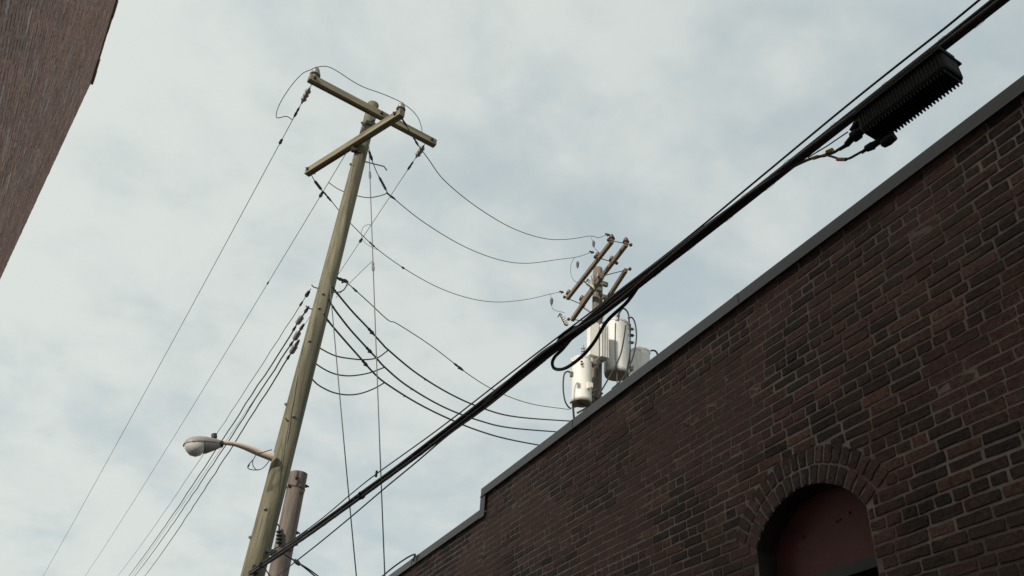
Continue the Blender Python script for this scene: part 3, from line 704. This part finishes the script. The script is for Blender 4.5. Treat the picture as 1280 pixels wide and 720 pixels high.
_, Sc = secondary('thick dark cable from the pole to the transformers, lower of three', onp(403, 396), [(415, 407), (434, 429), (450, 447), (466, 465), (482, 479), (520, 503), (560, 523), (600, 539), (640, 550)], at(700, 561, YT - .6), .0165, [(1.3, .2, .026)], [.15, 2.6])

# jumpers round the pole
def jump(label, L, Y, r=.012, m='cable', name='jumper_wire', n=8):
    b_ = MB(); b_.tube(pxs(L, Y), r, 7); return tag(b_.build(name, M[m]), label, 'wire')
GJ = 'jumpers'
JY = YP + .35
def jump3(label, A, px, B, r=.012, m='cable'):
    P = [A] + [vplane(A, B, x, y) for x, y in px] + [B]; b_ = MB(); b_.tube(spline(P, 8), r, 7)
    return tag(b_.build('jumper_wire', M[m]), label, 'wire')
jump3('dark sagging jumper right of the pole, uppermost of three', at(393, 430, YP + .1), [(403, 437), (420, 445), (440, 448.5), (456, 449.5), (472, 447)], near(Sa, 485.5, 437.5))
jump3('dark sagging jumper right of the pole, middle of three', at(388, 449, YP + .1), [(398, 457), (412, 465), (426, 469), (442, 469.5), (462, 466)], near(Sb, 481, 459))
jump3('dark sagging jumper right of the pole, lowest of three', at(384, 466, YP + .1), [(394, 478), (404, 485), (418, 491), (434, 493.5), (450, 492), (467, 486)], near(Sc, 481, 478))
jump('short dark loop joining the top cable back to the pole', [(434, 354), (432, 359), (428, 363.5), (421, 365.5), (413, 364.5)], YP - .2, .011)
jump('thin wire arching over both crossarms between their end insulators', [(366, 150), (358, 145.5), (346, 147), (347, 136), (354, 122), (365, 106), (378, 92), (389, 87), (396, 84), (408, 83), (420, 88), (440, 101), (455, 109), (480, 118), (498, 126), (506, 131), (515, 138), (523, 148), (527, 160), (527.5, 166)], YP - .9, .0075, 'conductor')
jump3('thin sagging wire passing behind the upper part of the pole', near(W2_, 413, 229), [(424, 237), (442, 243.5), (460, 247), (476, 244.5)], near(S2, 485, 241), .009)
jump3('thin looped wire right of the pole joining two crossing wires', near(W3_, 470, 288), [(463, 280.5), (455, 283), (451.5, 292), (455, 302), (463, 308)], near(S3, 474, 313), .0055, 'conductor')

# ---------------------------------------------------------------- guy wires
def guy(label, L, ys_, r, clamps=()):
    P = [at(x, y, Y) for (x, y), Y in zip(L, ys_)]
    A, B = P[0], P[-1]; dn = (B - A); G = B + dn * ((0.0 - B.z) / dn.z)
    W_ = [A.lerp(G, i / 40) + Vector((0, 0, -.06 * math.sin(math.pi * i / 40))) for i in range(41)]
    o = thing('guy_wire', G, label, 'wire'); b_ = MB(); b_.tube(W_, r, 6); b_.build('strand', M['conductor'], o)
    for s in clamps: p, t = pt_at(W_, s); clampm(o, p, t, .22, .022, 'steel')
    b_ = MB(); b_.tube([G + Vector((0, 0, -.1)), G - dn.normalized() * .5], .02, 8); b_.lathe(G - dn.normalized() * .5, G - dn.normalized() * .6, [(0, .03), (1, .01)], 8); b_.build('anchor_rod', M['steel'], o)
guy('long thin steel wire from the pole top, right of the two near vertical ones', [(461, 178), (482, 720)], [YP, YP - 2.2], .0085, (1.0, 3.4))
guy('thin steel wire dropping from mid pole, left of the two near vertical ones', [(411, 340), (447, 720)], [YP - .15, YP - 2.2], .008)
jump3('faint thin wire from the long steel wire back to the pole', at(466, 326, YP - .5), [(455, 336), (440, 351)], at(420, 372, YP - .1), .0045, 'conductor')

# ---------------------------------------------------------------- communication cable bundle across the alley
CA = at(312, 716.5, YP - .22); r_ = ray(1246, 0); CB = EYE + r_ * (1.42 / r_.y)
ctr_px = [(340, 697.5), (372, 676), (405, 653.5), (450, 621), (500, 586), (550, 545), (600, 506), (650, 467.5), (700, 429.5), (750, 393), (800, 353), (850, 315.5), (900, 276.5), (950, 235.5), (1000, 196), (1050, 157), (1100, 118), (1150, 79), (1200, 41)]
CP = [CA] + [vplane(CA, CB, x, y) for x, y in ctr_px] + [CB]
dxt = (CP[-1] - CP[-4]).normalized()
# fair the line: least-squares quadratic height along the horizontal run keeps the pixel noise out of it
hd = Vector((CB.x - CA.x, CB.y - CA.y, 0)); HLn = hd.length; hd.normalize()
ss = [(Vector((p.x, p.y, 0)) - Vector((CA.x, CA.y, 0))).dot(hd) for p in CP]
def fit(xs, ys_, deg=3):
    n = deg + 1; A = [[sum(x ** (i + j) for x in xs) for j in range(n)] + [sum(y * x ** i for x, y in zip(xs, ys_))] for i in range(n)]
    for i in range(n):
        pv = max(range(i, n), key=lambda k: abs(A[k][i])); A[i], A[pv] = A[pv], A[i]
        for k in range(n):
            if k != i:
                f_ = A[k][i] / A[i][i]; A[k] = [a - f_ * b for a, b in zip(A[k], A[i])]
    return [A[i][n] / A[i][i] for i in range(n)]
co_ = fit([s / HLn for s in ss], [p.z for p in CP])
SMAX = HLn * 1.35
def zline(s):
    t = s / HLn
    if t <= 1.08: return sum(c * t ** i for i, c in enumerate(co_))
    t1 = 1.08; z0 = sum(c * t1 ** i for i, c in enumerate(co_)); sl_ = sum(i * c * t1 ** (i - 1) for i, c in enumerate(co_) if i)
    return z0 + sl_ * (t - t1)
side = Vector((-hd.y, hd.x, 0))
def cpos(s, a=0, b=0): p = CA + hd * s; return Vector((p.x, p.y, zline(s))) + side * a + Vector((0, 0, b))
print('cable', CA, CB, 'zs', [round(p.z - zline(s), 3) for p, s in zip(CP, ss)])
cbn = thing('cable_bundle', CA, 'thick bundle of dark lashed cables crossing the picture from lower left to upper right', 'cable')
def strand(a0, b0, r, tw=0, ph=0, s0=0, s1=None, n=170, amp=0, name='cable', m='cable', wl=1.0):
    s1 = s1 or SMAX; P = []
    for i in range(n + 1):
        s = s0 + (s1 - s0) * i / n; a, b = a0, b0
        if tw: t = ph + s * tw; a, b = a0 * math.cos(t) - b0 * math.sin(t), a0 * math.sin(t) + b0 * math.cos(t)
        sag_ = amp * (math.sin(s * 2.1 * wl + ph) + .6 * math.sin(s * 4.7 * wl + 2 * ph))
        P.append(cpos(s, a, b + sag_))
    b_ = MB(); b_.tube(P, r, 10); return b_.build(name, M[m], cbn)
strand(.000, -.019, .0165, amp=.002, ph=.3)
strand(.022, .000, .014, amp=.003, ph=1.4, tw=.25)
strand(-.021, .004, .013, amp=.003, ph=2.6, tw=.25)
strand(.003, .020, .0105, amp=.001, ph=4, tw=0)
strand(.003, .034, .0045, name='messenger', m='conductor')
b_ = MB(); P = []
for i in range(1500):
    s = SMAX * i / 1499; t = s * 2 * math.pi / .33; P.append(cpos(s, .030 * math.cos(t), -.001 + .035 * math.sin(t)))
b_.tube(P, .0009, 4); b_.build('lashing_wire', M['steel'], cbn)
def sat(x, y):   # run length on the bundle seen at a pixel
    p = vplane(CA, CB, x, y); return (Vector((p.x, p.y, 0)) - Vector((CA.x, CA.y, 0))).dot(hd)
# spare lengths that leave and rejoin the bundle
def loose(px, r, name='cable', off=-.02):
    m_ = len(px) - 1; P = spline([vplane(CA, CB, x, y) + side * (off * min(1, k, m_ - k)) for k, (x, y) in enumerate(px)], 10); b_ = MB(); b_.tube(P, r, 10); return b_.build(name, M['cable'], cbn)
loose([(560, 541), (600, 511), (640, 479), (680, 446), (693, 429), (700, 418), (712, 410), (730, 403), (760, 382), (800, 351), (840, 319)], .014, off=.02)
loose([(640, 474), (680, 444), (710, 424), (740, 399), (780, 366), (830, 329), (900, 276), (960, 227)], .013, off=-.03)
loose([(600, 509), (650, 471), (700, 433), (730, 413), (757, 396), (790, 371), (812, 352), (860, 312), (930, 257), (1000, 200)], .011, off=-.045)
lp_ = loose([(800, 355), (776, 375), (752, 398), (736, 424), (722, 441), (706, 454), (695, 459), (686, 458), (683.5, 451), (687, 443), (697, 433), (722, 413)], .0125, 'drip_loop', off=.05)
for s in (.5, 3.6):
    b_ = MB(); c = cpos(s); b_.lathe(c - hd * .012 + Vector((0, 0, .002)), c + hd * .012 + Vector((0, 0, .002)), [(0, .041), (1, .041)], 12); b_.build('strap', M['dark'], cbn)
clA, _ = onpole(318, 716); b_ = MB(); b_.box(clA, (.09, .12, .09)); b_.tube([clA, CA], .02, 8); b_.build('clamp', M['dark'], cbn, smooth=False)
# separate wires beside the bundle
uA = at(342, 691, YP - .25)
def alt(name, label, A, px, r, off, extend=None, cat='wire'):
    P = [A] + [vplane(CA, CB, x, y) + side * off for x, y in px]
    P = spline(P, 10)
    if extend: e = (P[-1] - P[-12]).normalized(); P += [P[-1] + e * extend * k / 6 for k in range(1, 7)]
    b_ = MB(); b_.tube(P, r, 7); return tag(b_.build(name, M['cable']), label, cat)
alt('telephone_wire', 'thin dark wire running just above the thick bundle, clear of it at the upper right', uA, [(373, 670), (405, 646), (440, 616.5), (471, 592), (550, 535), (650, 457.5), (750, 381.5), (850, 304.5), (950, 222), (1000, 180.5), (1060, 131), (1120, 83), (1180, 36), (1224, 0)], .0062, .0, 3)
alt('telephone_wire', 'thin dark wire running below the thick bundle and joining it over the parapet', at(344, 722, YP + .5), [(372, 700), (400, 678), (440, 645), (480, 611), (520, 578), (560, 544), (600, 515), (640, 483), (680, 451), (710, 428)], .0072, .0)
b_ = MB(); p = vplane(CA, CB, 470.5, 592); b_.box(p + Vector((0, 0, -.01)), (.02, .02, .05)); b_.lathe(p + Vector((0, 0, -.02)), p + Vector((0, 0, .03)), [(0, .01), (1, .012)], 8); b_.build('clamp', M['dark'], cbn, smooth=False)
j0, _ = onpole(343, 691)
b_ = MB(); b_.tube([j0 + Vector((-.1, 0, 0)), uA], [.03, .02], 8); b_.box(uA, (.08, .08, .07)); b_.build('clamp', M['dark'], up, smooth=False)
alt2 = MB(); alt2.tube(pxs([(350, 689), (362, 697), (372, 703), (384, 712), (396, 722), (420, 742)], YO - .3), .011, 6); alt2.tube(pxs([(372, 703), (386, 711.5), (400, 722), (424, 742)], YO - .32), .009, 6)
c = at(371.5, 703, YO - .31); alt2.lathe(c + Vector((-.05, 0, .03)), c + Vector((.05, 0, -.03)), [(0, .02), (.5, .035), (1, .02)], 8)
tag(alt2.build('telephone_wire', M['cable']), 'short dark twin wire dropping rightwards from the cut off pole at the bottom', 'wire')
b_ = MB(); b_.tube(pxs([(343, 686), (352, 682), (362, 678), (373, 671), (384, 663)], YO - .35), .009, 6); b2_ = MB(); b2_.tube(pxs([(330, 707), (334, 715), (341, 724)], YP - .3), .008, 6); tag(b2_.build('telephone_wire', M['cable']), 'tiny dark wire stub across the foot of the tall pole at the bottom edge', 'wire')
tag(b_.build('telephone_wire', M['cable']), 'short dark wire crossing from the tall pole over the cut off pole', 'wire')
# black wire lying over the far coping
b_ = MB(); wy = [(470, 727), (480, 718.5), (493, 708), (506, 699), (514, 694.5), (519, 693), (517.5, 697), (516.5, 702)]
P = [EYE + ray(x, y) * ((cx0 - .02) / ray(x, y).x) for x, y in wy]
b_.tube(spline(P, 6), .011, 7); tag(b_.build('roof_cable', M['cable']), 'black cable lying along the lower far end of the metal coping', 'cable')

# ---------------------------------------------------------------- amplifier housing hung from the bundle
sA = sat(1076, 139); sB = sat(1181.5, 59.5)
amp = thing('amplifier_housing', cpos((sA + sB) / 2), 'black finned cable amplifier box hanging from the bundle near the upper right', 'amplifier')
ax = (cpos(sB) - cpos(sA)); AL = ax.length; ax.normalize(); ay = side; az_ = ax.cross(ay).normalized()
if az_.z < 0: az_ = -az_
mid = (cpos(sA) + cpos(sB)) / 2; MA = Matrix((ax, ay, az_)).transposed()
bw, bh = .14, .178
ctr = mid - az_ * (.035 + bh / 2) 
b_ = MB(); b_.box(ctr, (AL, bw, bh), MA); body = b_.build('body', M['amp'], amp, smooth=False, bevel=.018)
b_ = MB(); nf = 26
for i in range(nf):
    t = -AL / 2 + .02 + (AL - .04) * i / (nf - 1)
    b_.box(ctr + ax * t - az_ * (bh / 2 + .005), (.006, bw * .94, .022), MA)
    b_.box(ctr + ax * t + ay * (bw / 2 + .004), (.006, .007, bh * .8), MA); b_.box(ctr + ax * t - ay * (bw / 2 + .001), (.006, .006, bh * .8), MA)
b_.build('cooling_fin', M['amp'], amp, smooth=False)
b_ = MB()
for t in (-.35, .35): b_.box(mid + ax * AL * t - az_ * .015, (.035, .03, .06), MA)
b_.build('hanger', M['steel'], amp, smooth=False)
b_ = MB(); b_.box(ctr + ay * 0 + az_ * bh * .18, (AL + .012, bw + .03, .012), MA); b_.build('lid_flange', M['amp'], amp, smooth=False)
def pv(x, y, o): return vplane(CA, CB, x, y) - side * o
def port(px, rs, o=.0):
    b_ = MB(); P = [pv(x, y, o) for x, y in px]; b_.tube(P, rs, 10); b_.build('connector', M['amp'], amp)
port([(1082, 158), (1074, 166), (1073.5, 166.5), (1066, 172), (1065.5, 172.5), (1058, 181), (1057, 182), (1049, 187)], [.022, .022, .030, .030, .018, .016, .011, .009])
port([(1080, 146), (1070, 157), (1068, 159), (1064, 164)], [.022, .022, .016, .014])
port([(1100, 176), (1092, 181), (1091, 182), (1083, 186), (1082, 187), (1077, 191)], [.016, .018, .022, .018, .010, .008])
port([(1118, 170), (1110, 176), (1104, 180), (1102, 181)], [.022, .026, .022, .010])
def coax(px, r, o):
    b_ = MB(); b_.tube(spline([pv(x, y, o) for x, y in px], 8), r, 8); return b_.build('coaxial_cable', M['cable'], amp)
coax([(1051, 186), (1044, 190.5), (1036, 193.5), (1026, 196), (1014, 199), (998, 206), (985, 213)], .0078, .005)
coax([(1079, 190), (1071, 194.5), (1062, 199), (1052, 199.8), (1043, 197), (1034, 194.5)], .0065, .008)
coax([(1062, 166), (1050, 174), (1036, 183.5), (1022, 192), (1012, 198)], .0035, .012)
for (x0, y0, x1, y1, rr_, mm) in ((1035, 191.5, 1042, 188.5, .014, 'tagy'), (1048, 200, 1059, 200, .010, 'tago'), (1018, 198.5, 1024, 196.5, .0105, 'tago'), (1030, 195.5, 1035, 194, .010, 'tago')):
    b_ = MB(); b_.lathe(pv(x0, y0, .008), pv(x1, y1, .008), [(0, rr_), (1, rr_)], 8); b_.build('marker_tag', M[mm], amp)

# ---------------------------------------------------------------- light
SUN_EL, SUN_AZ = 28, 243      # azimuth measured clockwise from +Y: behind the camera to the left
sd = Vector((math.sin(R_(SUN_AZ)) * math.cos(R_(SUN_EL)), math.cos(R_(SUN_AZ)) * math.cos(R_(SUN_EL)), math.sin(R_(SUN_EL))))
ld = bpy.data.lights.new('sun', 'SUN'); ld.energy = 3.6; ld.angle = R_(6); ld.color = (1, .92, .81)
lo_ = bpy.data.objects.new('sun', ld); col.objects.link(lo_); lo_.rotation_euler = sd.to_track_quat('Z', 'Y').to_euler(); lo_.location = (0, 0, 60)
wd = bpy.data.worlds.new('World'); sc.world = wd; wd.use_nodes = True; nt = wd.node_tree; N = nt.nodes; L = nt.links
bg = N['Background']; bg.inputs['Strength'].default_value = .1
sky = N.new('ShaderNodeTexSky'); sky.sky_type = 'NISHITA'; sky.sun_disc = False; sky.sun_elevation = R_(SUN_EL); sky.sun_rotation = R_(SUN_AZ); sky.dust_density = 2.5
tc = N.new('ShaderNodeTexCoord'); sx = N.new('ShaderNodeSeparateXYZ'); L.new(tc.outputs['Generated'], sx.inputs[0])
def math_(op, a, b=None):
    m = N.new('ShaderNodeMath'); m.operation = op
    for i, v in enumerate((a, b)):
        if v is None: continue
        if isinstance(v, (int, float)): m.inputs[i].default_value = v
        else: L.new(v, m.inputs[i])
    return m.outputs[0]
zc_ = math_('ADD', math_('MAXIMUM', sx.outputs['Z'], 0), .32)
cb_ = N.new('ShaderNodeCombineXYZ'); L.new(math_('DIVIDE', sx.outputs['X'], zc_), cb_.inputs[0]); L.new(math_('DIVIDE', sx.outputs['Y'], zc_), cb_.inputs[1])
def cn(scale, det, ro, off, dist=0.0):
    mp = N.new('ShaderNodeMapping'); mp.inputs['Location'].default_value = off; L.new(cb_.outputs[0], mp.inputs[0])
    n = N.new('ShaderNodeTexNoise'); n.inputs['Scale'].default_value = scale; n.inputs['Detail'].default_value = det; n.inputs['Roughness'].default_value = ro; n.inputs['Distortion'].default_value = dist
    L.new(mp.outputs[0], n.inputs['Vector']); return n.outputs['Fac']
big = cn(1.8, 4, .5, (3.1, 7.7, 0)); fine = cn(8, 8, .56, (1.3, 2.2, 0), .2)
cov = math_('ADD', math_('MULTIPLY', big, .5), math_('MULTIPLY', fine, .5))
# cloud thins out to the right of the alley
cov = math_('ADD', cov, math_('MULTIPLY', sx.outputs['X'], -.22))
mr = N.new('ShaderNodeMapRange'); mr.interpolation_type = 'SMOOTHSTEP'; mr.inputs['From Min'].default_value = .25; mr.inputs['From Max'].default_value = .56; L.new(cov, mr.inputs['Value'])
cfac = math_('ADD', math_('MULTIPLY', mr.outputs[0], .13), math_('SUBTRACT', .85, math_('MULTIPLY', sx.outputs['X'], .16)))
cl = N.new('ShaderNodeMix'); cl.data_type = 'RGBA'; L.new(mr.outputs[0], cl.inputs['Factor']); cl.inputs[6].default_value = (5.65, 6.5, 6.6, 1); cl.inputs[7].default_value = (7.1, 7.5, 7.2, 1)
mx_ = N.new('ShaderNodeMix'); mx_.data_type = 'RGBA'; L.new(cfac, mx_.inputs['Factor']); L.new(sky.outputs[0], mx_.inputs[6]); L.new(cl.outputs[2], mx_.inputs[7])
L.new(mx_.outputs[2], bg.inputs['Color'])
sc.view_settings.view_transform = 'Standard'; sc.view_settings.look = 'None'; sc.view_settings.gamma = 1; sc.view_settings.exposure = 0
sc.render.resolution_x = 1024; sc.render.resolution_y = 576
